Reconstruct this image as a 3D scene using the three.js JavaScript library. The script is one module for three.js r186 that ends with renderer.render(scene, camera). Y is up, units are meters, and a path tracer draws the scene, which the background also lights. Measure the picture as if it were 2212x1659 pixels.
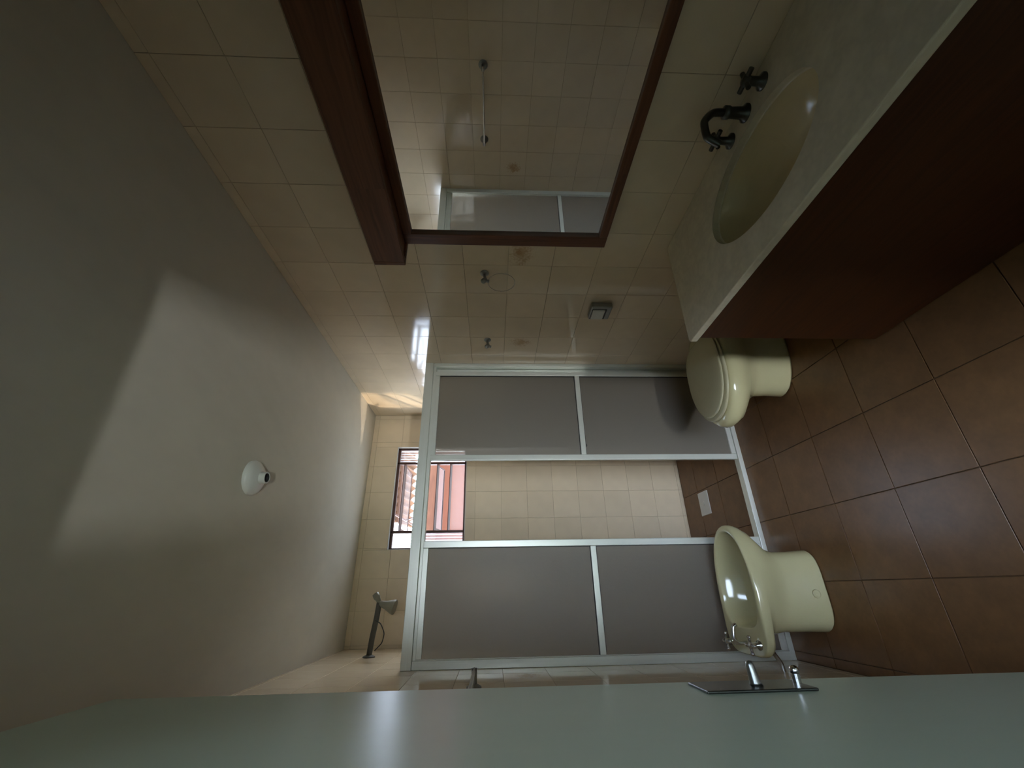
import * as THREE from 'three';
import { RoundedBoxGeometry } from 'three/addons/geometries/RoundedBoxGeometry.js';
import { RectAreaLightUniformsLib } from 'three/addons/lights/RectAreaLightUniformsLib.js';
import { mergeGeometries, mergeVertices, toCreasedNormals } from 'three/addons/utils/BufferGeometryUtils.js';

// ---------------------------------------------------------------- camera, sky, sun, lights, exposure
const scene = new THREE.Scene();
const renderer = new THREE.WebGLRenderer({ antialias: true });
renderer.toneMapping = THREE.LinearToneMapping;
renderer.toneMappingExposure = 7.0;
renderer.shadowMap.enabled = true;
RectAreaLightUniformsLib.init();

// the photograph was taken with the phone turned a quarter: the room's up is the picture's left
const FOCAL = 900.8, YAW = 0.45918, PITCH = 0.04530, ROLL = -0.00324;   // focal length in pixels of 2212 x 1659
const camera = new THREE.PerspectiveCamera(2 * Math.atan(829.5 / FOCAL) * 180 / Math.PI, 2212 / 1659, 0.02, 100);
{
  const cy = Math.cos(YAW), sy = Math.sin(YAW), cp = Math.cos(PITCH), sp = Math.sin(PITCH), cr = Math.cos(ROLL), sr = Math.sin(ROLL);
  const Ry = [[cy, 0, sy], [0, 1, 0], [-sy, 0, cy]], Rx = [[1, 0, 0], [0, cp, -sp], [0, sp, cp]], Rz = [[cr, -sr, 0], [sr, cr, 0], [0, 0, 1]];
  const mul = (a, b) => a.map((r) => [0, 1, 2].map((j) => r[0] * b[0][j] + r[1] * b[1][j] + r[2] * b[2][j]));
  const R = mul(Rz, mul(Rx, Ry)).map((r) => new THREE.Vector3(...r));    // rows: upright right, upright up, back
  const m = new THREE.Matrix4().makeBasis(R[1].clone().negate(), R[0], R[2]);
  camera.quaternion.setFromRotationMatrix(m);
  camera.position.set(0, 1.55, 0);
  scene.add(camera);
}

const SKY = 2.6;                       // brightness of the hazy sky
{
  const w = 128, h = 64, px = new Float32Array(w * h * 4);
  for (let j = 0; j < h; j++) {
    const up = Math.max(0, Math.sin(((j + 0.5) / h - 0.5) * Math.PI)), k = Math.pow(up, 0.6);
    for (let i = 0; i < w; i++) px.set([SKY * (0.95 - 0.42 * k), SKY * (1.03 - 0.28 * k), SKY * (1.15 - 0.06 * k), 1], (j * w + i) * 4);
  }
  const sky = new THREE.DataTexture(px, w, h, THREE.RGBAFormat, THREE.FloatType);
  sky.mapping = THREE.EquirectangularReflectionMapping; sky.magFilter = sky.minFilter = THREE.LinearFilter; sky.needsUpdate = true;
  scene.background = sky;
}
// sunlight flashing off the water of a stone trough in the garden, through the doorway and up onto the ceiling
const GLINT = { x: -1.25, y: 0.02, z: 4.5, w: 0.7, h: 0.06, power: 135 };

// ---------------------------------------------------------------- random numbers, textures
let seed = 7;
const rnd = () => { seed = (seed * 1664525 + 1013904223) >>> 0; return seed / 4294967296; };
function noise2(n, s) {                 // tileable value noise, n x n lattice
  let q = s; const r = () => { q = (q * 1664525 + 1013904223) >>> 0; return q / 4294967296; };
  const g = Array.from({ length: n * n }, r);
  return (u, v) => {
    u = ((u % 1) + 1) % 1 * n; v = ((v % 1) + 1) % 1 * n;
    const i = Math.floor(u), j = Math.floor(v), f = u - i, h = v - j, a = f * f * (3 - 2 * f), b = h * h * (3 - 2 * h), i2 = (i + 1) % n, j2 = (j + 1) % n;
    return (g[(j % n) * n + i % n] * (1 - a) + g[(j % n) * n + i2] * a) * (1 - b) + (g[j2 * n + i % n] * (1 - a) + g[j2 * n + i2] * a) * b;
  };
}
function dataTex(w, h, fn, srgb = true) {
  const d = new Uint8Array(w * h * 4);
  for (let j = 0; j < h; j++) for (let i = 0; i < w; i++) {
    const c = fn((i + 0.5) / w, (j + 0.5) / h), k = (j * w + i) * 4;
    d[k] = Math.max(0, Math.min(255, c[0] * 255)); d[k + 1] = Math.max(0, Math.min(255, c[1] * 255)); d[k + 2] = Math.max(0, Math.min(255, c[2] * 255)); d[k + 3] = 255;
  }
  const t = new THREE.DataTexture(d, w, h); t.wrapS = t.wrapT = THREE.RepeatWrapping; t.magFilter = THREE.LinearFilter; t.minFilter = THREE.LinearMipmapLinearFilter; t.generateMipmaps = true;
  if (srgb) t.colorSpace = THREE.SRGBColorSpace;
  t.needsUpdate = true; return t;
}
const nA = noise2(8, 11), nB = noise2(32, 23), nC = noise2(96, 5), nD = noise2(4, 77);
const fbm = (u, v) => 0.5 * nA(u, v) + 0.3 * nB(u, v) + 0.2 * nC(u, v);
const tint = (rgb, f) => rgb.map((c) => c * f);
const grain = (rgb, amp) => dataTex(256, 256, (u, v) => tint(rgb, 1 + amp * (fbm(u, v) - 0.5) * 2));
function wood(rgb, dark) {               // grain along v
  return dataTex(256, 512, (u, v) => {
    const w = 0.03 * nA(u, v) + 0.01 * nB(u, v), s = nC(u * 1.0 + w, v * 0.06) * 0.6 + nB(u + w, v * 0.12) * 0.4;
    const k = Math.pow(s, 1.5); return rgb.map((c, i) => c * (1 - k) + dark[i] * k);
  });
}
const bump = (fn) => dataTex(256, 256, (u, v) => { const b = fn(u, v); return [b, b, b]; }, false);
const plasterBump = bump((u, v) => fbm(u, v));
const ribBump = dataTex(64, 4, (u) => { const b = 0.5 + 0.5 * Math.sin(u * Math.PI * 2 * 8); return [b, b, b]; }, false);
const pebbleBump = bump((u, v) => Math.pow(nB(u, v), 2) * 0.7 + 0.3 * nC(u, v));

const std = (o) => new THREE.MeshStandardMaterial(o), phy = (o) => new THREE.MeshPhysicalMaterial(o);
const C = (r, g, b) => new THREE.Color().setRGB(r, g, b);
const M = {};
const tileTex = [0, 1, 2].map((k) => dataTex(64, 64, (u, v) => tint([0.895, 0.825, 0.715], 0.985 + 0.012 * k + 0.02 * (nA(u + k * 0.3, v) - 0.5))));
M.tiles = tileTex.map((map) => std({ map, roughness: 0.09 }));
function stainTex(spots) {               // a rusty smear in the glaze, blotchy, with an outline of its own (a tile takes up 0.24 to 0.76 of the map)
  return dataTex(192, 192, (u, v) => {
    let s = 0; for (const [x, y, rx, ry, a] of spots) { const d = Math.hypot((u - x) / rx, (v - y) / ry) + 0.7 * (nB(u * 2, v * 2) - 0.5) + 0.6 * (nA(u * 2, v * 2) - 0.5), k = Math.max(0, Math.min(1, 1.1 - d)); s = Math.max(s, a * k * k * (3 - 2 * k)); }
    const base = [0.895, 0.825, 0.715], rust = [0.66, 0.5, 0.33]; return base.map((c, i) => c * (1 - s) + rust[i] * s);
  });
}
M.stainA = std({ map: stainTex([[0.42, 0.62, 0.2, 0.13, 0.5], [0.6, 0.62, 0.18, 0.1, 0.3], [0.45, 0.65, 0.09, 0.06, 0.7]]), roughness: 0.22 });
M.stainB = std({ map: stainTex([[0.62, 0.5, 0.11, 0.17, 0.5]]), roughness: 0.22 });
M.stainC = std({ map: stainTex([[0.585, 0.475, 0.12, 0.16, 0.6]]), roughness: 0.22 });
M.grout = std({ map: grain([0.78, 0.72, 0.6], 0.08), roughness: 0.9 });
M.plaster = std({ map: grain([0.85, 0.825, 0.765], 0.03), bumpMap: plasterBump, bumpScale: 0.0006, roughness: 0.85 });
M.floorTiles = [0, 1, 2].map((k) => phy({ specularIntensity: 0.7, map: dataTex(128, 128, (u, v) => tint([0.46, 0.33, 0.21], 0.98 + 0.02 * k + 0.2 * (fbm(u + 0.37 * k, v) - 0.5))), roughness: 0.32 }));
M.floorGrout = std({ map: grain([0.38, 0.28, 0.18], 0.15), roughness: 0.95 });
M.wood = std({ map: wood([0.46, 0.28, 0.18], [0.3, 0.16, 0.09]), roughness: 0.42 });
M.cabinet = std({ map: wood([0.3, 0.155, 0.06], [0.2, 0.09, 0.03]), roughness: 0.4 });
M.alu = std({ map: grain([0.89, 0.9, 0.86], 0.02), roughness: 0.3, metalness: 0.35 });
M.gasket = std({ color: C(0.035, 0.035, 0.035), roughness: 0.8 });
M.acrylic = phy({ color: C(0.37, 0.335, 0.275), roughness: 0.5, transmission: 0.62, thickness: 0, bumpMap: pebbleBump, bumpScale: 0.0004, side: THREE.DoubleSide });
M.porcelain = phy({ map: grain([0.8, 0.77, 0.6], 0.012), roughness: 0.1, clearcoat: 0.4, clearcoatRoughness: 0.04 });
M.seat = phy({ map: grain([0.78, 0.755, 0.62], 0.012), roughness: 0.2 });
M.counter = std({ map: dataTex(256, 256, (u, v) => { const k = Math.pow(Math.abs(fbm(u, v) - 0.5) * 2, 0.7); return tint([0.88, 0.84, 0.74], 0.92 + 0.1 * k); }), roughness: 0.25 });
M.basin = phy({ map: grain([0.86, 0.8, 0.64], 0.02), roughness: 0.15 });
M.chrome = std({ color: C(0.62, 0.63, 0.63), roughness: 0.16, metalness: 1 });
M.chromeDull = std({ color: C(0.34, 0.35, 0.34), roughness: 0.35, metalness: 1 });
M.chromeDark = std({ color: C(0.1, 0.105, 0.1), roughness: 0.3, metalness: 1 });
M.mirror = std({ color: C(0.83, 0.86, 0.86), roughness: 0.015, metalness: 1 });
M.doorPaint = phy({ map: grain([0.7, 0.75, 0.68], 0.012), roughness: 0.3, specularIntensity: 0.65 });
M.white = std({ map: grain([0.88, 0.88, 0.86], 0.015), roughness: 0.35 });
M.dark = std({ color: C(0.03, 0.03, 0.03), roughness: 0.6 });
M.plasticDark = std({ map: grain([0.3, 0.29, 0.26], 0.06), roughness: 0.5 });
M.plasticPale = std({ map: grain([0.52, 0.51, 0.45], 0.06), roughness: 0.5 });
M.windowFrame = std({ map: grain([0.33, 0.22, 0.19], 0.08), roughness: 0.5, metalness: 0.2 });
M.ribGlass = phy({ color: C(0.95, 0.96, 0.97), roughness: 0.2, specularIntensity: 0.35, transmission: 0.97, thickness: 0, bumpMap: ribBump, bumpScale: 0.0015, side: THREE.DoubleSide });
M.glassRib = phy({ color: C(0.8, 0.82, 0.86), roughness: 0.75, transmission: 0.9, thickness: 0 });
M.render = std({ map: grain([0.36, 0.2, 0.135], 0.06), roughness: 0.9 });
M.fascia = std({ map: wood([0.5, 0.34, 0.26], [0.4, 0.26, 0.2]), roughness: 0.7 });
M.corrugated = phy({ map: grain([0.36, 0.24, 0.15], 0.25), roughness: 0.7, transmission: 0.06, thickness: 0, side: THREE.DoubleSide });
M.metalSheet = std({ color: C(0.75, 0.75, 0.74), roughness: 0.25, metalness: 0.6 });
M.concrete = std({ map: grain([0.6, 0.57, 0.52], 0.12), roughness: 0.95 });
M.water = phy({ color: C(0.05, 0.07, 0.07), roughness: 0.03 });
M.lawn = std({ map: grain([0.36, 0.44, 0.24], 0.4), roughness: 1 });
M.hall = std({ map: grain([0.57, 0.58, 0.52], 0.02), roughness: 0.8 });

// ---------------------------------------------------------------- builders
const used = {};
function numbered(n) { const k = used[n] = (used[n] ?? -1) + 1; return k ? `${n}_${String(k).padStart(3, '0')}` : n; }
function mesh(name, geo, mat, parent, at) {
  const m = new THREE.Mesh(geo, mat); m.name = name; m.castShadow = m.receiveShadow = true;
  if (at) m.position.set(...at); parent.add(m); return m;
}
function structure(name, geo, mat) { const m = mesh(name, geo, mat, scene); m.userData.kind = 'structure'; return m; }
function structureGroup(name, at = [0, 0, 0]) { const g = new THREE.Group(); g.name = name; g.position.set(...at); g.userData.kind = 'structure'; g.base = at; scene.add(g); return g; }
function thing(name, label, category, at = [0, 0, 0], group) {
  const g = new THREE.Group(); g.name = numbered(name); g.position.set(...at); g.userData = { label, category }; if (group) g.userData.group = group;
  g.base = at; scene.add(g); return g;
}
// a part written in world coordinates, hung under its thing
function part(owner, name, geo, mat, label) {
  const root = owner.base ? owner : owner.parent, b = root.base;
  geo.translate(-b[0], -b[1], -b[2]);
  const m = mesh(name, geo, mat, owner); if (label) m.userData.label = label; return m;
}
const box = (x0, x1, y0, y1, z0, z1) => new THREE.BoxGeometry(Math.abs(x1 - x0), Math.abs(y1 - y0), Math.abs(z1 - z0)).translate((x0 + x1) / 2, (y0 + y1) / 2, (z0 + z1) / 2);
function bar(x0, x1, y0, y1, z0, z1, r = 0.003) {
  const w = Math.abs(x1 - x0), h = Math.abs(y1 - y0), d = Math.abs(z1 - z0);
  return new RoundedBoxGeometry(w, h, d, 2, Math.min(r, w * 0.45, h * 0.45, d * 0.45)).translate((x0 + x1) / 2, (y0 + y1) / 2, (z0 + z1) / 2);
}
const V = (x, y, z) => new THREE.Vector3(x, y, z);
const tube = (pts, r, seg = 40, rad = 12) => new THREE.TubeGeometry(new THREE.CatmullRomCurve3(pts.map((p) => V(...p)), false, 'catmullrom', 0.3), seg, r, rad);
function rod(a, b, r, n = 20) {          // capped straight rod
  const A = V(...a), B = V(...b), d = B.clone().sub(A), g = new THREE.CylinderGeometry(r, r, d.length(), n);
  g.applyQuaternion(new THREE.Quaternion().setFromUnitVectors(V(0, 1, 0), d.clone().normalize())); const c = A.add(B).multiplyScalar(0.5); return g.translate(c.x, c.y, c.z);
}
function lathe(profile, at, axis = [0, 1, 0], n = 32) {
  const g = new THREE.LatheGeometry(profile.map((p) => new THREE.Vector2(...p)), n);
  g.applyQuaternion(new THREE.Quaternion().setFromUnitVectors(V(0, 1, 0), V(...axis).normalize())); return g.translate(...at);
}
function loft(rings, capStart, capEnd) { // rings of equal point count, listed from outside bottom on
  const n = rings[0].length, pos = [], uv = [], idx = [];
  rings.forEach((r, j) => r.forEach((p, i) => { pos.push(...p); uv.push(i / n, j / rings.length); }));
  for (let j = 0; j + 1 < rings.length; j++) for (let i = 0; i < n; i++) { const a = j * n + i, b = j * n + (i + 1) % n, c = a + n, d = b + n; idx.push(a, c, b, b, c, d); }
  const cap = (j, flip) => { const c = [0, 1, 2].map((k) => rings[j].reduce((s, p) => s + p[k], 0) / n), at = pos.length / 3; pos.push(...c); uv.push(0.5, 0.5); for (let i = 0; i < n; i++) { const a = j * n + i, b = j * n + (i + 1) % n; flip ? idx.push(at, b, a) : idx.push(at, a, b); } };
  if (capStart) cap(0, false); if (capEnd) cap(rings.length - 1, true);
  const g = new THREE.BufferGeometry(); g.setAttribute('position', new THREE.Float32BufferAttribute(pos, 3)); g.setAttribute('uv', new THREE.Float32BufferAttribute(uv, 2)); g.setIndex(idx); g.computeVertexNormals(); return g;
}
// an egg shaped ring: front and back reach along x, half width along z, the back squarer than the front
function egg(y, front, back, half, zc, n = 56, eb = 3.2, ef = 2.1, split = 0.45) {
  const mid = back + (front - back) * split, out = [], s = Math.sign(front - back);
  for (let i = 0; i < n; i++) {
    const t = i / n * Math.PI * 2, c = Math.cos(t), q = Math.sin(t), e = c > 0 ? ef : eb, reach = c > 0 ? front - mid : back - mid;
    const x = Math.pow(Math.abs(c), 2 / e), z = Math.sign(q) * Math.pow(Math.abs(q), 2 / e);
    out.push([mid + reach * x, y, zc + half * z * s * (s > 0 ? -1 : 1) * -1]);
  }
  return s > 0 ? out.reverse() : out;
}
// glazed tile: a plate with chamfered edges, its face towards +z
const plates = new Map();
function plate(w, h, t = 0.006, b = 0.001) {
  const key = `${w.toFixed(4)} ${h.toFixed(4)} ${t} ${b}`; if (plates.has(key)) return plates.get(key);
  const x = w / 2, y = h / 2, O = [[-x, -y], [x, -y], [x, y], [-x, y]], I = O.map(([p, q]) => [p - Math.sign(p) * b, q - Math.sign(q) * b]), pos = [], uv = [];
  const quad = (...p) => [0, 1, 2, 0, 2, 3].forEach((k) => { pos.push(...p[k]); uv.push(p[k][0] / 0.4 + 0.5, p[k][1] / 0.4 + 0.5); });
  quad(...I.map((p) => [...p, t]));
  for (let i = 0; i < 4; i++) { const j = (i + 1) % 4; quad([...O[i], t - b], [...O[j], t - b], [...I[j], t], [...I[i], t]); quad([...O[i], 0], [...O[j], 0], [...O[j], t - b], [...O[i], t - b]); }
  const g = new THREE.BufferGeometry(); g.setAttribute('position', new THREE.Float32BufferAttribute(pos, 3)); g.setAttribute('uv', new THREE.Float32BufferAttribute(uv, 2)); g.computeVertexNormals(); plates.set(key, g); return g;
}
// lay tiles over a wall or floor: u, v span in metres, pitch, joint offset, holes; place(u, v) gives the position
function layTiles(owner, name, [u0, u1], [v0, v1], pitch, [ou, ov], hole, place, rot, mats, gap, special = {}, thick = 0.006) {
  const first = (a, o) => o + Math.floor((a - o) / pitch) * pitch; let k = 0;
  for (let u = first(u0, ou), iu = 0; u < u1 - 0.004; u += pitch, iu++) for (let v = first(v0, ov), iv = 0; v < v1 - 0.004; v += pitch, iv++) {
    let list = [[Math.max(u, u0), Math.min(u + pitch, u1), Math.max(v, v0), Math.min(v + pitch, v1)]];
    if (hole) list = list.flatMap(([a, b, c, d]) => {
      const [h0, h1, h2, h3] = hole; if (b <= h0 || a >= h1 || d <= h2 || c >= h3) return [[a, b, c, d]];
      const o = []; if (a < h0) o.push([a, h0, c, d]); if (b > h1) o.push([h1, b, c, d]); const p = Math.max(a, h0), q = Math.min(b, h1); if (c < h2) o.push([p, q, c, h2]); if (d > h3) o.push([p, q, h3, d]); return o;
    });
    for (const [a, b, c, d] of list) {
      if (b - a < 0.012 || d - c < 0.012) continue;
      const hit = Object.entries(special).find(([, s]) => s.u > a && s.u < b && s.v > c && s.v < d);
      const t = mesh(k ? `${name}_${String(k).padStart(3, '0')}` : name, plate(b - a - gap, d - c - gap, thick), hit ? hit[1].mat : mats[Math.floor(rnd() * mats.length)], owner, place((a + b) / 2, (c + d) / 2));
      t.rotation.set(...rot); if (hit) t.userData.label = hit[1].label; k++;
    }
  }
}

// ---------------------------------------------------------------- the room shell
const XL = -0.345, XR = 1.368, ZB = -3.39, YC = 2.56, ZN = -0.13, ZF = -2.48, T = 0.006;
const WIN = { x0: 0.285, x1: 1.085, y0: 1.765, y1: 2.34, z: -3.435 };
const floor = structure('floor', box(XL - 0.15, XR + 0.15, -0.12, -T, ZB - 0.14, ZN + 0.12), M.floorGrout);
layTiles(floor, 'floor_tile', [XL, XR], [ZB, ZN], 0.315, [0.326, -1.559], null, (u, v) => [u, -T, v], [-Math.PI / 2, 0, 0], M.floorTiles, 0.0032);
structure('ceiling', box(XL - 0.15, XR + 0.15, YC, YC + 0.15, ZB - 0.14, ZN + 0.12), M.plaster);
const wallRight = structure('wall_right', box(XR + T, XR + 0.15, -0.12, YC, ZB - 0.14, ZN + 0.12), M.grout);
layTiles(wallRight, 'wall_tile', [ZB, ZN], [0, YC], 0.2075, [-2.132, 0.029], null, (u, v) => [XR + T, v, u], [0, -Math.PI / 2, 0], M.tiles, 0.001,
  { a: { u: -1.43, v: 1.44, mat: M.stainA, label: 'wall tile with a brown rusty smear' }, b: { u: -2.22, v: 1.36, mat: M.stainB, label: 'wall tile with a reddish brown smear' } });
const wallLeft = structure('wall_left', box(XL - 0.15, XL - T, -0.12, YC, ZB - 0.14, ZN + 0.12), M.grout);
layTiles(wallLeft, 'wall_tile', [ZB, ZN], [0, YC], 0.2075, [-1.905, 0.048], null, (u, v) => [XL - T, v, u], [0, Math.PI / 2, 0], M.tiles, 0.001,
  { a: { u: -2.22, v: 1.39, mat: M.stainC, label: 'wall tile with a brown smear' } });
const slabBack = [box(XL - 0.15, WIN.x0, -0.12, YC, ZB - 0.14, ZB - T), box(WIN.x1, XR + 0.15, -0.12, YC, ZB - 0.14, ZB - T), box(WIN.x0, WIN.x1, -0.12, WIN.y0, ZB - 0.14, ZB - T), box(WIN.x0, WIN.x1, WIN.y1, YC, ZB - 0.14, ZB - T)];
const wallBack = structure('wall_back', mergeGeometries(slabBack), M.grout);
layTiles(wallBack, 'wall_tile', [XL, XR], [0, YC], 0.2075, [XL + 0.02, 0.029], [WIN.x0, WIN.x1, WIN.y0, WIN.y1], (u, v) => [u, v, ZB - T], [0, 0, 0], M.tiles, 0.001);
const DOOR = { x0: -0.135, x1: 0.535, y1: 2.17 };
structure('wall_front', mergeGeometries([box(XL - 0.15, DOOR.x0, -0.12, YC + 0.15, ZN, ZN + 0.12), box(DOOR.x1, XR + 0.15, -0.12, YC + 0.15, ZN, ZN + 0.12), box(DOOR.x0, DOOR.x1, DOOR.y1, YC + 0.15, ZN, ZN + 0.12)]), M.hall);
structure('wall_upper', box(-7, 8, YC + 0.15, 9, ZB - 0.14, ZB + 0.1), M.concrete);
// the next room, open to the garden on its far side: daylight comes through the doorway from there
const HZ = 3.0;
structure('floor_2', box(-1.6, 2.4, -0.12, 0, ZN + 0.12, HZ + 0.15), M.concrete);
structure('ceiling_2', mergeGeometries([box(-1.75, 0.28, 2.6, 2.75, ZN + 0.12, HZ + 0.15), box(0.7, 2.55, 2.6, 2.75, ZN + 0.12, HZ + 0.15), box(0.28, 0.7, 2.6, 2.75, ZN + 0.12, 0.6), box(0.28, 0.7, 2.6, 2.75, 2.8, HZ + 0.15)]), M.hall);   // with a rooflight
structure('wall_next_left', box(-1.75, -1.6, -0.12, 2.6, ZN + 0.12, HZ + 0.15), M.hall);
structure('wall_next_right', box(2.4, 2.55, -0.12, 2.6, ZN + 0.12, HZ + 0.15), M.hall);
structure('wall_next_front', mergeGeometries([box(-1.75, XL - 0.15, -0.12, 2.6, ZN, ZN + 0.12), box(XR + 0.15, 2.55, -0.12, 2.6, ZN, ZN + 0.12)]), M.hall);
structure('wall_next_back', mergeGeometries([box(-1.6, -0.95, 0, 2.6, HZ, HZ + 0.15), box(0.48, 2.4, 0, 2.6, HZ, HZ + 0.15), box(-0.95, 0.48, 2.3, 2.6, HZ, HZ + 0.15)]), M.hall);

// ---------------------------------------------------------------- window with tilting panes
{
  const w = structureGroup('window_1', [WIN.x0, WIN.y0, WIN.z]), z0 = WIN.z - 0.016, z1 = WIN.z + 0.016, xR = 0.945, xL = 0.405;
  w.userData.label = 'dark metal window with ribbed glass and two tilted panes';
  const fr = (n, ...a) => part(w, n, bar(...a, 0.002), M.windowFrame);
  fr('frame_bar', WIN.x0, WIN.x1, WIN.y1 - 0.022, WIN.y1, z0, z1); fr('frame_bar_001', WIN.x0, WIN.x1, WIN.y0, WIN.y0 + 0.018, z0, z1);
  fr('frame_bar_002', WIN.x0, WIN.x0 + 0.016, WIN.y0, WIN.y1, z0, z1); fr('frame_bar_003', WIN.x1 - 0.018, WIN.x1, WIN.y0, WIN.y1, z0, z1);
  fr('mullion', xR, xR + 0.018, WIN.y0, WIN.y1, z0, z1); fr('mullion_001', xL, xL + 0.02, WIN.y0, WIN.y1, z0, z1);
  // crossbars: flat bars tilted like the swung panes, their inner edge higher
  const cross = (n, y) => part(w, n, bar(xL + 0.02, xR, -0.0025, 0.0025, -0.022, 0.018, 0.001).rotateX(-0.32).translate(0, y, WIN.z), M.windowFrame);
  cross('crossbar', 2.272); cross('crossbar_001', 2.003); cross('crossbar_002', 1.896);
  const pane = (n, x0, x1, y0, y1) => { const g = new THREE.PlaneGeometry(x1 - x0, y1 - y0), uv = g.attributes.uv; for (let i = 0; i < uv.count; i++) uv.setXY(i, uv.getX(i) * (x1 - x0) / 0.14, uv.getY(i)); return part(w, n, g.translate((x0 + x1) / 2, (y0 + y1) / 2, WIN.z), M.ribGlass); };
  pane('pane', xR + 0.018, WIN.x1 - 0.018, WIN.y0 + 0.018, WIN.y1 - 0.022); pane('pane_001', WIN.x0 + 0.016, xL, WIN.y0 + 0.018, WIN.y1 - 0.022);
  const ribs = (n, x0, x1) => part(w, n, mergeGeometries([1, 2, 3, 4, 5].map((k) => rod([x0 + (x1 - x0) * (k - 0.5) / 5, WIN.y0 + 0.018, WIN.z - 0.002], [x0 + (x1 - x0) * (k - 0.5) / 5, WIN.y1 - 0.022, WIN.z - 0.002], 0.0035, 8))), M.glassRib);
  ribs('glass_ribs', xR + 0.018, WIN.x1 - 0.018); ribs('glass_ribs_001', WIN.x0 + 0.016, xL);
  pane('pane_002', xL + 0.02, xR, WIN.y0 + 0.018, 1.887);
  // tilted panes: hinged at their top bar, swung out
  const swing = (n, yTop, yOut, out) => {
    const L = Math.hypot(out, yTop - yOut), a = Math.atan2(yTop - yOut, out), g = [bar(-0.245, 0.245, -0.004, 0.004, -0.012, 0, 0.002), bar(-0.245, 0.245, -0.004, 0.004, -L, -L + 0.012, 0.002), bar(-0.253, -0.241, -0.004, 0.004, -L, 0, 0.002), bar(0.241, 0.253, -0.004, 0.004, -L, 0, 0.002)];
    const put = (q) => q.rotateX(-a).translate((xL + 0.02 + xR) / 2, yTop, WIN.z - 0.012);
    const f = part(w, n, put(mergeGeometries(g)), M.windowFrame, 'swung out pane');
    const p = new THREE.PlaneGeometry(0.484, L - 0.024), uv = p.attributes.uv; for (let i = 0; i < uv.count; i++) uv.setXY(i, uv.getX(i) * 0.484 / 0.14, uv.getY(i));
    part(f, 'pane', put(p.rotateX(-Math.PI / 2).translate(0, 0, -L / 2)), M.ribGlass);
  };
  swing('vent', 2.268, 2.262, 0.25); swing('vent_001', 2.002, 1.962, 0.12);
  // the white reveal round the frame
  const rv = 0.003, Z0 = ZB - 0.14, Z1 = ZB;
  part(w, 'reveal', mergeGeometries([box(WIN.x1 - rv, WIN.x1, WIN.y0, WIN.y1, Z0, Z1), box(WIN.x0, WIN.x0 + rv, WIN.y0, WIN.y1, Z0, Z1), box(WIN.x0, WIN.x1, WIN.y1 - rv, WIN.y1, Z0, Z1), box(WIN.x0, WIN.x1, WIN.y0, WIN.y0 + rv, Z0, Z1)]), M.white);
}

// ---------------------------------------------------------------- shower enclosure
{
  const e = thing('shower_enclosure', 'pale aluminium shower enclosure with smoky panels across the far end of the bathroom', 'shower screen', [(XL + XR) / 2, 0, ZF]);
  const a = (n, ...q) => part(e, n, bar(...q), M.alu);
  a('top_rail', XL, XR, 1.945, 1.998, ZF - 0.03, ZF + 0.03); a('top_track', XL, XR, 1.925, 1.945, ZF - 0.022, ZF + 0.014);
  a('bottom_rail', XL, XR, 0, 0.028, ZF - 0.03, ZF + 0.02);
  a('wall_post', XL, XL + 0.04, 0.028, 1.945, ZF - 0.025, ZF + 0.025); a('wall_post_001', XR - 0.024, XR, 0.028, 1.945, ZF - 0.03, ZF + 0.025);
  const panel = (n, x0, x1, z, sw, ew) => {   // a panel: two stiles, two rails, a middle rail, two sheets
    const y0 = 0.03, y1 = 1.93, p = part(e, n, bar(x0, x0 + sw, y0, y1, z - 0.011, z + 0.011), M.alu);
    part(p, 'stile', bar(x1 - ew, x1, y0, y1, z - 0.011, z + 0.011), M.alu);
    part(p, 'rail', bar(x0 + sw, x1 - ew, y1 - 0.03, y1, z - 0.01, z + 0.01), M.alu); part(p, 'rail_001', bar(x0 + sw, x1 - ew, y0, y0 + 0.03, z - 0.01, z + 0.01), M.alu);
    part(p, 'middle_rail', bar(x0 + sw, x1 - ew, 0.974, 1.006, z - 0.012, z + 0.012), M.alu);
    const sheet = (nm, b, c) => { const w = x1 - ew - x0 - sw + 0.006, g = new THREE.PlaneGeometry(w, c - b), uv = g.attributes.uv; for (let i = 0; i < uv.count; i++) uv.setXY(i, uv.getX(i) * w / 0.25, uv.getY(i) * (c - b) / 0.25); part(p, nm, g.translate((x0 + sw + x1 - ew) / 2, (b + c) / 2, z), M.acrylic); };
    sheet('sheet', y0 + 0.027, 0.976); sheet('sheet_001', 1.004, y1 - 0.027);
    part(p, 'gasket', mergeGeometries([box(x0 + sw, x1 - ew, 1.006, 1.009, z - 0.006, z + 0.006), box(x0 + sw, x1 - ew, 0.971, 0.974, z - 0.006, z + 0.006), box(x1 - ew - 0.003, x1 - ew, y0, y1, z - 0.006, z + 0.006)]), M.gasket);
    return p;
  };
  panel('fixed_panel', XL + 0.04, 0.25, ZF + 0.006, 0.004, 0.036);
  panel('sliding_panel', 0.705, 1.31, ZF + 0.004, 0.034, 0.03);
  const back = panel('sliding_panel_001', 0.785, XR - 0.026, ZF - 0.024, 0.008, 0.02);
  part(back, 'pull', lathe([[0.0001, 0], [0.012, 0], [0.013, 0.006], [0.011, 0.02], [0.0001, 0.022]], [0.80, 0.975, ZF - 0.012], [0, 0, 1]), M.plasticDark, 'dark round pull');
}

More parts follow.
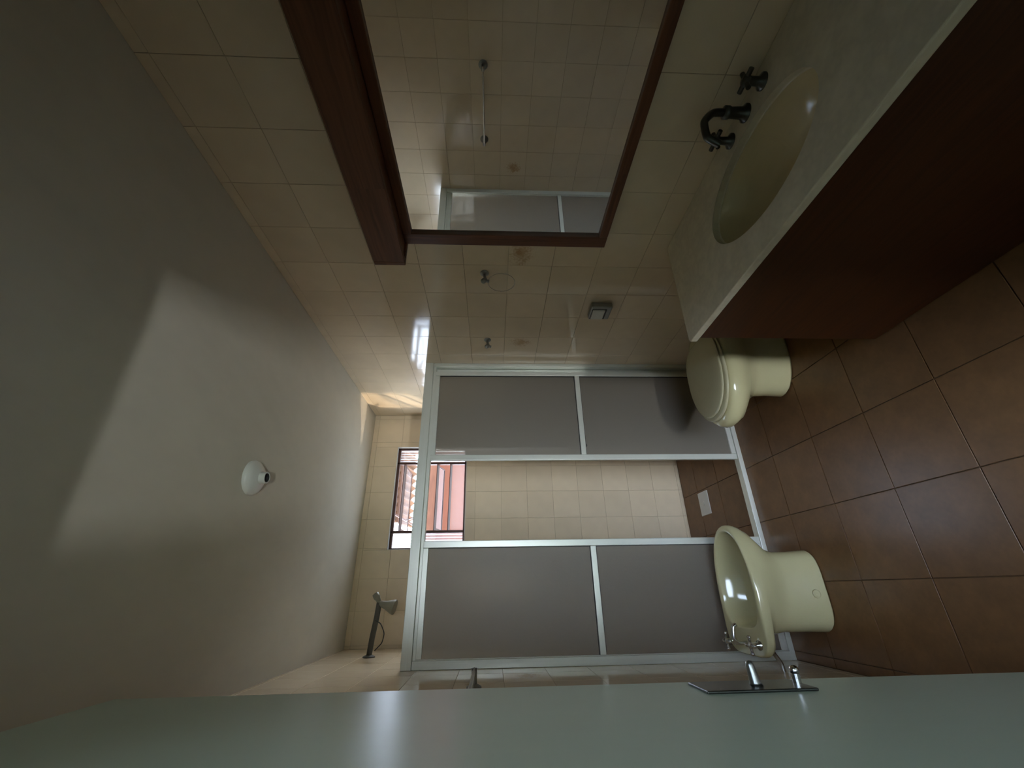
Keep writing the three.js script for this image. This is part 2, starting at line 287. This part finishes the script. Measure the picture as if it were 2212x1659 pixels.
// ---------------------------------------------------------------- toilet
{
  const z = -1.95, t = thing('toilet', 'cream toilet with its lid closed beside the brown vanity', 'toilet', [1.1, 0, z]);
  const r = [[0, 0.908, 1.33, 0.128], [0.012, 0.9, 1.335, 0.131], [0.10, 0.905, 1.335, 0.122], [0.17, 0.9, 1.335, 0.119], [0.205, 0.88, 1.335, 0.126], [0.245, 0.825, 1.335, 0.15], [0.29, 0.752, 1.335, 0.178], [0.33, 0.728, 1.335, 0.19], [0.362, 0.735, 1.33, 0.19], [0.38, 0.75, 1.325, 0.182], [0.386, 0.78, 1.31, 0.165]];
  part(t, 'bowl', loft(r.map(([y, f, b, h]) => egg(y, f, b, h, z)), true, true), M.porcelain);
  const slab = (y0, y1, f, b, h, e = 0.008) => loft([egg(y0, f + e, b - e, h - e, z), egg(y0 + 0.003, f, b, h, z), egg(y1 - 0.006, f, b, h, z), egg(y1 - 0.001, f + e, b - e, h - e, z), egg(y1 + 0.004, f + 0.06, b - 0.06, h - 0.06, z)], true, true);
  part(t, 'seat', slab(0.389, 0.405, 0.762, 1.215, 0.182), M.seat); part(t, 'lid', slab(0.409, 0.422, 0.782, 1.225, 0.174), M.seat);
  part(t, 'hinge', rod([1.222, 0.405, z - 0.075], [1.222, 0.405, z - 0.045], 0.011), M.seat); part(t, 'hinge_001', rod([1.222, 0.405, z + 0.045], [1.222, 0.405, z + 0.075], 0.011), M.seat);
}
// ---------------------------------------------------------------- bidet
{
  const z = -2.235, t = thing('bidet', 'cream bidet with open bowl and chrome taps by the left wall', 'bidet', [0, 0, z]);
  const r = [[0, 0.15, -0.2, 0.142, 4], [0.01, 0.155, -0.205, 0.146, 4], [0.1, 0.15, -0.2, 0.138, 3.8], [0.175, 0.152, -0.2, 0.133, 3.4], [0.21, 0.168, -0.2, 0.137, 3], [0.245, 0.21, -0.205, 0.152, 2.6], [0.28, 0.255, -0.21, 0.166, 2.3], [0.31, 0.278, -0.225, 0.173], [0.322, 0.282, -0.285, 0.175], [0.335, 0.284, -0.292, 0.176], [0.352, 0.282, -0.29, 0.175], [0.36, 0.274, -0.284, 0.169],
    [0.361, 0.256, -0.185, 0.155], [0.352, 0.247, -0.176, 0.147], [0.32, 0.234, -0.168, 0.134], [0.26, 0.2, -0.15, 0.11], [0.215, 0.13, -0.1, 0.07], [0.205, 0.06, -0.04, 0.03]];
  part(t, 'bowl', loft(r.map(([y, f, b, h, ef = 2.1], i) => egg(y, f, b, h, z, 64, i > 7 && i < 12 ? 5 : 3.4, ef)), true, true), M.porcelain);
  part(t, 'bolt_cap', lathe([[0.0001, 0], [0.019, 0], [0.018, 0.004], [0.012, 0.005], [0.01, 0.002], [0.0001, 0.003]], [-0.04, 0.055, z + 0.1405], [0, 0, 1]), M.porcelain);
  part(t, 'drain', lathe([[0.0001, 0.004], [0.016, 0.004], [0.021, 0]], [0.01, 0.206, z]), M.chrome);
  const tap = (n, zz) => { const p = part(t, n, lathe([[0.02, 0], [0.02, 0.008], [0.011, 0.014], [0.01, 0.035], [0.013, 0.04], [0.013, 0.05], [0.0001, 0.053]], [-0.24, 0.358, zz]), M.chrome); part(p, 'cross_handle', mergeGeometries([rod([-0.272, 0.402, zz], [-0.208, 0.402, zz], 0.006, 12), rod([-0.24, 0.402, zz - 0.032], [-0.24, 0.402, zz + 0.032], 0.006, 12), ...[[-0.272, zz], [-0.208, zz], [-0.24, zz - 0.032], [-0.24, zz + 0.032]].map(([a, b]) => new THREE.SphereGeometry(0.0085, 12, 8).translate(a, 0.402, b))]), M.chrome); };
  tap('tap', z + 0.105); tap('tap_001', z - 0.105);
  part(t, 'spout', tube([[-0.24, 0.358, z], [-0.24, 0.4, z], [-0.22, 0.418, z], [-0.175, 0.41, z], [-0.165, 0.395, z]], 0.009), M.chrome);
  part(t, 'supply_pipe', tube([[XL, 0.26, z + 0.07], [-0.312, 0.265, z + 0.07], [-0.27, 0.29, z + 0.07], [-0.255, 0.325, z + 0.09]], 0.009), M.chrome);
}

// ---------------------------------------------------------------- vanity: cabinet, worktop with basin, tap
{
  const x0 = 0.872, zE = -1.385, zC = -1.37, z1 = -0.145, c = thing('vanity_cabinet', 'dark reddish brown wooden cabinet under the pale worktop', 'cabinet', [1.12, 0, -0.69]);
  const uvm = (g) => { const p = g.attributes.position, nn = g.attributes.normal, uv = g.attributes.uv; for (let i = 0; i < p.count; i++) { const ax = Math.abs(nn.getX(i)), az = Math.abs(nn.getZ(i)); if (ax > 0.6) uv.setXY(i, p.getY(i) / 0.5, p.getZ(i) / 1.0); else if (az > 0.6) uv.setXY(i, p.getX(i) / 0.5, p.getY(i)); else uv.setXY(i, p.getX(i) / 0.5, p.getZ(i)); } return g; };
  part(c, 'carcass', uvm(mergeGeometries([bar(x0 + 0.03, XR - 0.001, 0, 0.742, zC, zC + 0.018), bar(x0 + 0.03, XR - 0.001, 0, 0.742, z1 - 0.018, z1), bar(x0 + 0.045, XR - 0.001, 0, 0.06, zC + 0.018, z1 - 0.018), bar(XR - 0.013, XR - 0.001, 0.06, 0.742, zC + 0.018, z1 - 0.018), bar(x0 + 0.03, x0 + 0.06, 0.7, 0.742, zC + 0.018, z1 - 0.018)])), M.cabinet);
  part(c, 'front', uvm(bar(x0 + 0.012, x0 + 0.03, 0.005, 0.735, zC, z1, 0.003)), M.cabinet);
  // worktop: an outline with an oval hole, extruded, its front edge rounded
  const w = thing('vanity_worktop', 'pale cream stone worktop with an oval basin below the mirror', 'worktop', [1.12, 0.745, -0.69]);
  const s = new THREE.Shape(); const R = 0.02, X0 = 0.868, X1 = XR - 0.001, Z0 = zE, Z1 = z1 + 0.004;
  s.moveTo(X1, -Z0); s.lineTo(X1, -Z1); s.lineTo(X0, -Z1); s.lineTo(X0, -Z0 - R); s.quadraticCurveTo(X0, -Z0, X0 + R, -Z0); s.lineTo(X1, -Z0);
  const BX = 1.115, BZ = -0.8, RX = 0.155, RZ = 0.265, h = new THREE.Path(); h.absellipse(BX, -BZ, RX, RZ, 0, Math.PI * 2, true); s.holes.push(h);
  const g = new THREE.ExtrudeGeometry(s, { depth: 0.017, bevelEnabled: true, bevelThickness: 0.005, bevelSize: 0.004, bevelOffset: -0.004, bevelSegments: 3, curveSegments: 64 }); g.rotateX(-Math.PI / 2).translate(0, 0.748, 0);
  part(w, 'slab', g, M.counter);
  const oval = (y, kx, dx = 0) => Array.from({ length: 64 }, (_, i) => { const t = i / 64 * Math.PI * 2; return [BX + dx + (RX + 0.006) * kx * Math.cos(t), y, BZ - (RZ + 0.006) * kx * Math.sin(t)]; });
  part(w, 'basin', loft([oval(0.752, 1.04), oval(0.752, 1.0), oval(0.735, 0.97), oval(0.7, 0.9), oval(0.655, 0.76), oval(0.625, 0.5, 0.005), oval(0.615, 0.14, 0.01)], false, true), M.basin);
  part(w, 'drain', lathe([[0.0001, 0.006], [0.018, 0.006], [0.024, 0.003], [0.026, 0]], [BX + 0.01, 0.615, BZ]), M.chrome);
  const f = thing('basin_tap', 'dark chrome tap with two cross handles behind the oval basin', 'tap', [1.3, 0.77, -0.755]);
  const fx = 1.312, fz = -0.755;
  part(f, 'body', lathe([[0.027, 0], [0.027, 0.006], [0.018, 0.014], [0.016, 0.05], [0.019, 0.056], [0.019, 0.07], [0.0001, 0.074]], [fx, 0.77, fz]), M.chromeDark);
  part(f, 'spout', tube([[fx, 0.82, fz], [fx - 0.005, 0.875, fz], [fx - 0.035, 0.905, fz - 0.01], [fx - 0.085, 0.9, fz - 0.025], [fx - 0.11, 0.865, fz - 0.03]], 0.0115), M.chromeDark);
  for (const dz of [-0.09, 0.09]) {
    const p = part(f, 'valve', lathe([[0.024, 0], [0.024, 0.006], [0.013, 0.014], [0.012, 0.04], [0.016, 0.045], [0.016, 0.058], [0.0001, 0.062]], [fx, 0.77, fz + dz]), M.chromeDark);
    part(p, 'cross_handle', mergeGeometries([rod([fx - 0.034, 0.822, fz + dz], [fx + 0.034, 0.822, fz + dz], 0.007, 12), rod([fx, 0.822, fz + dz - 0.034], [fx, 0.822, fz + dz + 0.034], 0.007, 12)]), M.chromeDark);
  }
}
// ---------------------------------------------------------------- mirror and the wooden box above it
{
  const zA = -1.363, zB = -0.14, y0 = 1.062, y1 = 1.93, x = XR - 0.001, m = thing('wall_mirror', 'large mirror in a dark brown wooden frame above the worktop', 'mirror', [x, y0, -0.69]);
  const U = (g, along) => { const p = g.attributes.position, uv = g.attributes.uv; for (let i = 0; i < p.count; i++) along === 'z' ? uv.setXY(i, (p.getY(i) + p.getX(i)) / 0.4, p.getZ(i)) : uv.setXY(i, (p.getZ(i) + p.getX(i)) / 0.4, p.getY(i)); return g; };
  part(m, 'frame_side', U(bar(x - 0.022, x, y0, y1, zA, zA + 0.058), 'y'), M.wood); part(m, 'frame_side_001', U(bar(x - 0.022, x, y0, y1, zB - 0.058, zB), 'y'), M.wood);
  part(m, 'frame_rail', U(bar(x - 0.022, x, y0, y0 + 0.036, zA + 0.058, zB - 0.058), 'z'), M.wood); part(m, 'frame_rail_001', U(bar(x - 0.022, x, y1 - 0.036, y1, zA + 0.058, zB - 0.058), 'z'), M.wood);
  part(m, 'glass', box(x - 0.007, x - 0.002, y0 + 0.03, y1 - 0.03, zA + 0.05, zB - 0.05), M.mirror);
  const b = thing('wooden_pelmet', 'long dark brown wooden box fixed along the top of the mirror', 'pelmet', [XR, 1.93, -0.69]), bx = 1.237, bz = -1.376;
  part(b, 'front_board', U(bar(bx, bx + 0.02, 1.921, 2.05, bz + 0.02, zB), 'z'), M.wood); part(b, 'top_board', U(bar(bx + 0.02, XR - 0.001, 2.03, 2.05, bz + 0.02, zB), 'z'), M.wood);
  part(b, 'bottom_board', U(bar(bx + 0.02, XR - 0.001, 1.931, 1.949, bz + 0.02, zB), 'z'), M.wood); part(b, 'end_board', U(bar(bx, XR - 0.001, 1.921, 2.05, bz, bz + 0.02), 'y'), M.wood);
}

// ---------------------------------------------------------------- fittings on the right wall
{
  const zc = -1.832, yc = 0.972, v = thing('flush_valve', 'square chrome flush plate on the tiles above the toilet', 'flush plate', [XR, yc, zc]);
  part(v, 'cover', bar(XR - 0.036, XR, yc - 0.056, yc + 0.056, zc - 0.056, zc + 0.056, 0.008), M.chromeDull);
  part(v, 'recess', bar(XR - 0.0375, XR - 0.03, yc - 0.03, yc + 0.051, zc - 0.05, zc + 0.04, 0.003), M.dark);
  part(v, 'button', bar(XR - 0.044, XR - 0.03, yc - 0.02, yc + 0.046, zc - 0.046, zc + 0.036, 0.005), M.white);
}
function bracket(t, y, z) {
  part(t, 'wall_plate', lathe([[0.021, 0], [0.021, 0.004], [0.014, 0.01], [0.0001, 0.011]], [XR, y, z], [-1, 0, 0]), M.chromeDull);
  part(t, 'arm', tube([[XR - 0.006, y, z], [XR - 0.028, y - 0.002, z], [XR - 0.046, y - 0.01, z], [XR - 0.05, y - 0.022, z]], 0.0075, 16), M.chromeDull);
  part(t, 'knob', new THREE.SphereGeometry(0.013, 20, 14).translate(XR - 0.048, y + 0.004, z), M.chromeDull);
}
{
  const a = thing('towel_ring', 'thin wire towel ring on a chrome bracket just past the mirror', 'towel ring', [XR, 1.59, -1.565]); bracket(a, 1.593, -1.565);
  part(a, 'ring', new THREE.TorusGeometry(0.064, 0.0016, 8, 72).rotateY(Math.PI / 2).translate(XR - 0.048, 1.512, -1.575), M.chrome);
  const b = thing('wall_hook', 'bare chrome hook on the tiles close to the shower frame', 'hook', [XR, 1.582, -2.16]); bracket(b, 1.585, -2.16);
}
// ---------------------------------------------------------------- towel bar on the left wall
{
  const y = 1.622, x = XL + 0.06, t = thing('towel_bar', 'straight chrome towel bar on the left tiles behind the open door', 'towel bar', [XL, y, -1.76]);
  part(t, 'bar', rod([x, y, -1.5], [x, y, -2.03], 0.0065), M.chrome);
  for (const z of [-1.515, -2.015]) { const p = part(t, 'post', rod([XL, y, z], [x + 0.006, y, z], 0.011), M.chromeDull); part(p, 'wall_plate', lathe([[0.03, 0], [0.03, 0.005], [0.016, 0.013], [0.012, 0.014]], [XL, y, z], [1, 0, 0]), M.chromeDull); }
}
// ---------------------------------------------------------------- lamp holder on the ceiling
{
  const x = 0.44, z = -1.785, t = thing('ceiling_lamp_holder', 'white round lamp holder without a bulb on the ceiling', 'lamp holder', [x, YC, z]);
  part(t, 'base', lathe([[0.071, 0], [0.072, 0.008], [0.068, 0.018], [0.054, 0.03], [0.036, 0.037], [0.024, 0.04]], [x, YC, z], [0, -1, 0], 48), M.white);
  part(t, 'socket', lathe([[0.025, 0.038], [0.024, 0.056], [0.0245, 0.063], [0.022, 0.065], [0.019, 0.063], [0.018, 0.046], [0.0001, 0.045]], [x, YC, z], [0, -1, 0], 32), M.white);
  part(t, 'contact', lathe([[0.0175, 0.046], [0.0175, 0.064], [0.0165, 0.064], [0.0165, 0.046]], [x, YC, z], [0, -1, 0], 24), M.dark);
}
// ---------------------------------------------------------------- shower head high on the left wall
{
  const z = -2.97, t = thing('wall_shower', 'dark shower arm with drooping head high on the left wall', 'shower head', [XL, 2.28, z]);
  part(t, 'arm', tube([[XL, 2.282, z], [-0.25, 2.274, z + 0.005], [-0.14, 2.258, z + 0.015], [-0.055, 2.25, z + 0.02]], 0.0165, 30, 16), M.plasticDark);
  part(t, 'wall_plate', lathe([[0.036, 0], [0.036, 0.006], [0.018, 0.014]], [XL, 2.282, z], [1, 0, 0]), M.plasticDark);
  part(t, 'head', lathe([[0.0001, 0.02], [0.014, 0.018], [0.019, -0.01], [0.024, -0.035], [0.04, -0.075], [0.043, -0.088], [0.041, -0.093], [0.0001, -0.09]], [-0.062, 2.24, z + 0.02], [0.25, 1, -0.05]), M.plasticPale);
  part(t, 'valve', lathe([[0.0001, 0], [0.014, 0.002], [0.016, 0.02], [0.021, 0.03], [0.019, 0.055], [0.0001, 0.06]], [-0.052, 2.25, z + 0.02], [0.8, 0.55, 0]), M.plasticPale);
  part(t, 'wire', tube([[-0.15, 2.262, z + 0.03], [-0.17, 2.225, z + 0.035], [-0.22, 2.2, z + 0.03], [-0.27, 2.21, z + 0.02], [-0.31, 2.25, z + 0.012]], 0.003, 40, 8), M.dark);
}
// ---------------------------------------------------------------- white cover on the shower floor
{
  const t = thing('drain_cover', 'small pale square drain cover on the brown shower floor', 'drain cover', [0.543, 0, -3.06]);
  part(t, 'plate', bar(0.462, 0.626, 0, 0.007, -3.13, -2.985, 0.003), M.white);
  part(t, 'knob', lathe([[0.0001, 0.006], [0.012, 0.006], [0.015, 0.003], [0.016, 0]], [0.543, 0.006, -3.06]), M.white);
}

// ---------------------------------------------------------------- the open door
{
  const zE = -0.8, d = structureGroup('door_1', [-0.155, 0.006, -0.39]), xf = -0.137; d.userData.label = 'pale glossy door swung fully open at the left edge';
  part(d, 'leaf', bar(xf - 0.035, xf, 0.006, 2.12, zE, -0.14, 0.003), M.doorPaint);
  const p = part(d, 'lock_plate', bar(xf, xf + 0.004, 1.083, 1.246, zE + 0.024, zE + 0.092, 0.0018), M.chromeDark);
  part(p, 'handle', lathe([[0.0001, 0], [0.0095, 0], [0.008, 0.004], [0.0065, 0.018], [0.006, 0.026], [0.0045, 0.031], [0.0001, 0.032]], [xf + 0.003, 1.158, zE + 0.062], [1, 0.06, -0.1]), M.chromeDull);
  part(p, 'key', mergeGeometries([rod([xf + 0.003, 1.09, zE + 0.055], [xf + 0.016, 1.09, zE + 0.055], 0.006, 14), new THREE.SphereGeometry(0.007, 14, 10).translate(xf + 0.02, 1.09, zE + 0.055)]), M.chrome);
  for (const y of [0.2, 1.0, 1.9]) part(d, y === 0.2 ? 'hinge' : y === 1.0 ? 'hinge_001' : 'hinge_002', rod([xf + 0.004, y, -0.14], [xf + 0.004, y + 0.09, -0.14], 0.007, 12), M.chromeDull);
}
structure('trim_1', mergeGeometries([box(DOOR.x0, DOOR.x0 + 0.02, 0, DOOR.y1, ZN, ZN + 0.13), box(DOOR.x1 - 0.02, DOOR.x1, 0, DOOR.y1, ZN, ZN + 0.13), box(DOOR.x0 + 0.02, DOOR.x1 - 0.02, DOOR.y1 - 0.02, DOOR.y1, ZN, ZN + 0.13)]), M.doorPaint);

// ---------------------------------------------------------------- outside, behind the window
structure('ground', box(-16, 16, -3.4, -3.1, -22, ZB - 0.14), M.concrete);
structure('ground_2', box(-9, 9, -0.35, -0.13, HZ + 0.15, 16), M.lawn);
{
  const h = thing('neighbour_house', 'salmon rendered house with a brown eave seen through the window', 'house', [0.6, -3.1, -17.4]);
  part(h, 'wall', box(-8, 10, -3.1, 3.75, -18.4, -17.0), M.render); part(h, 'eave', bar(-8.4, 10.4, 3.75, 3.94, -18.6, -14.5, 0.02), M.fascia);
}
{
  const g = GLINT, t = thing('water_trough', 'low stone trough full of water in the garden outside the doorway', 'trough', [g.x - 0.3, -0.13, g.z + 0.25]);
  part(t, 'basin', mergeGeometries([bar(g.x - 0.7, g.x + 0.5, -0.13, -0.08, g.z, g.z + 0.5, 0.01), bar(g.x - 0.7, g.x - 0.64, -0.08, 0.0, g.z, g.z + 0.5, 0.01), bar(g.x + 0.44, g.x + 0.5, -0.08, 0.0, g.z, g.z + 0.5, 0.01), bar(g.x - 0.64, g.x + 0.44, -0.08, 0.0, g.z, g.z + 0.06, 0.01), bar(g.x - 0.64, g.x + 0.44, -0.08, 0.0, g.z + 0.44, g.z + 0.5, 0.01)]), M.concrete);
  part(t, 'water', box(g.x - 0.64, g.x + 0.44, -0.08, -0.02, g.z + 0.06, g.z + 0.44), M.water);
  const l = new THREE.RectAreaLight(C(0.95, 0.98, 1.0), g.power, g.w, g.h); l.position.set(g.x, g.y, g.z + 0.2); l.lookAt(0.3, 1.9, ZN); scene.add(l);
}
{
  const x = -2.5, y = 0.64, z = -5.08, t = thing('water_tank', 'round water tank with a shiny metal lid in the yard below the window', 'water tank', [x, -3.1, z]);
  part(t, 'body', lathe([[0.0001, 0], [0.5, 0], [0.54, 0.05], [0.54, 3.42], [0.5, 3.55], [0.0001, 3.55]], [x, -3.1, z]), M.concrete);
  part(t, 'lid', lathe([[0.52, 3.55], [0.52, 3.58], [0.3, 3.64], [0.0001, 3.66]], [x, -3.1, z]), M.metalSheet);
  const l = new THREE.RectAreaLight(C(1.0, 0.8, 0.58), 950, 0.09, 0.08); l.position.set(x, y, z); l.lookAt(x + 1, y + 0.45, z + 0.5); scene.add(l);
}
{
  const a = thing('corrugated_awning', 'brown corrugated awning sheet outside above the window panes', 'awning', [0.75, 2.35, -4.0]);
  const x0 = 0.545, x1 = 1.5, zi = -3.78, zo = -4.2, yi = 2.425, yo = 2.328, n = 360, pos = [], uv = [], idx = [];
  for (let i = 0; i <= n; i++) { const x = x0 + (x1 - x0) * i / n, q = 0.017 * Math.sin(x / 0.072 * Math.PI * 2); for (let j = 0; j < 2; j++) { pos.push(x, (j ? yo : yi) + q, j ? zo : zi); uv.push(x, j * 0.4); } }
  for (let i = 0; i < n; i++) { const b = i * 2; idx.push(b, b + 1, b + 2, b + 2, b + 1, b + 3); }
  const g = new THREE.BufferGeometry(); g.setAttribute('position', new THREE.Float32BufferAttribute(pos, 3)); g.setAttribute('uv', new THREE.Float32BufferAttribute(uv, 2)); g.setIndex(idx); g.computeVertexNormals();
  part(a, 'sheet', g, M.corrugated);
  for (const x of [x0 + 0.03, x1 - 0.03]) part(a, 'bracket', mergeGeometries([rod([x, 2.36, ZB - 0.14], [x, 2.31, zo + 0.02], 0.008, 10), rod([x, 2.1, ZB - 0.14], [x, 2.335, -3.95], 0.007, 10)]), M.windowFrame);
  part(a, 'batten', mergeGeometries([bar(x0, x1, 2.375, 2.395, -3.86, -3.83), ]), M.windowFrame);
}
renderer.render(scene, camera);
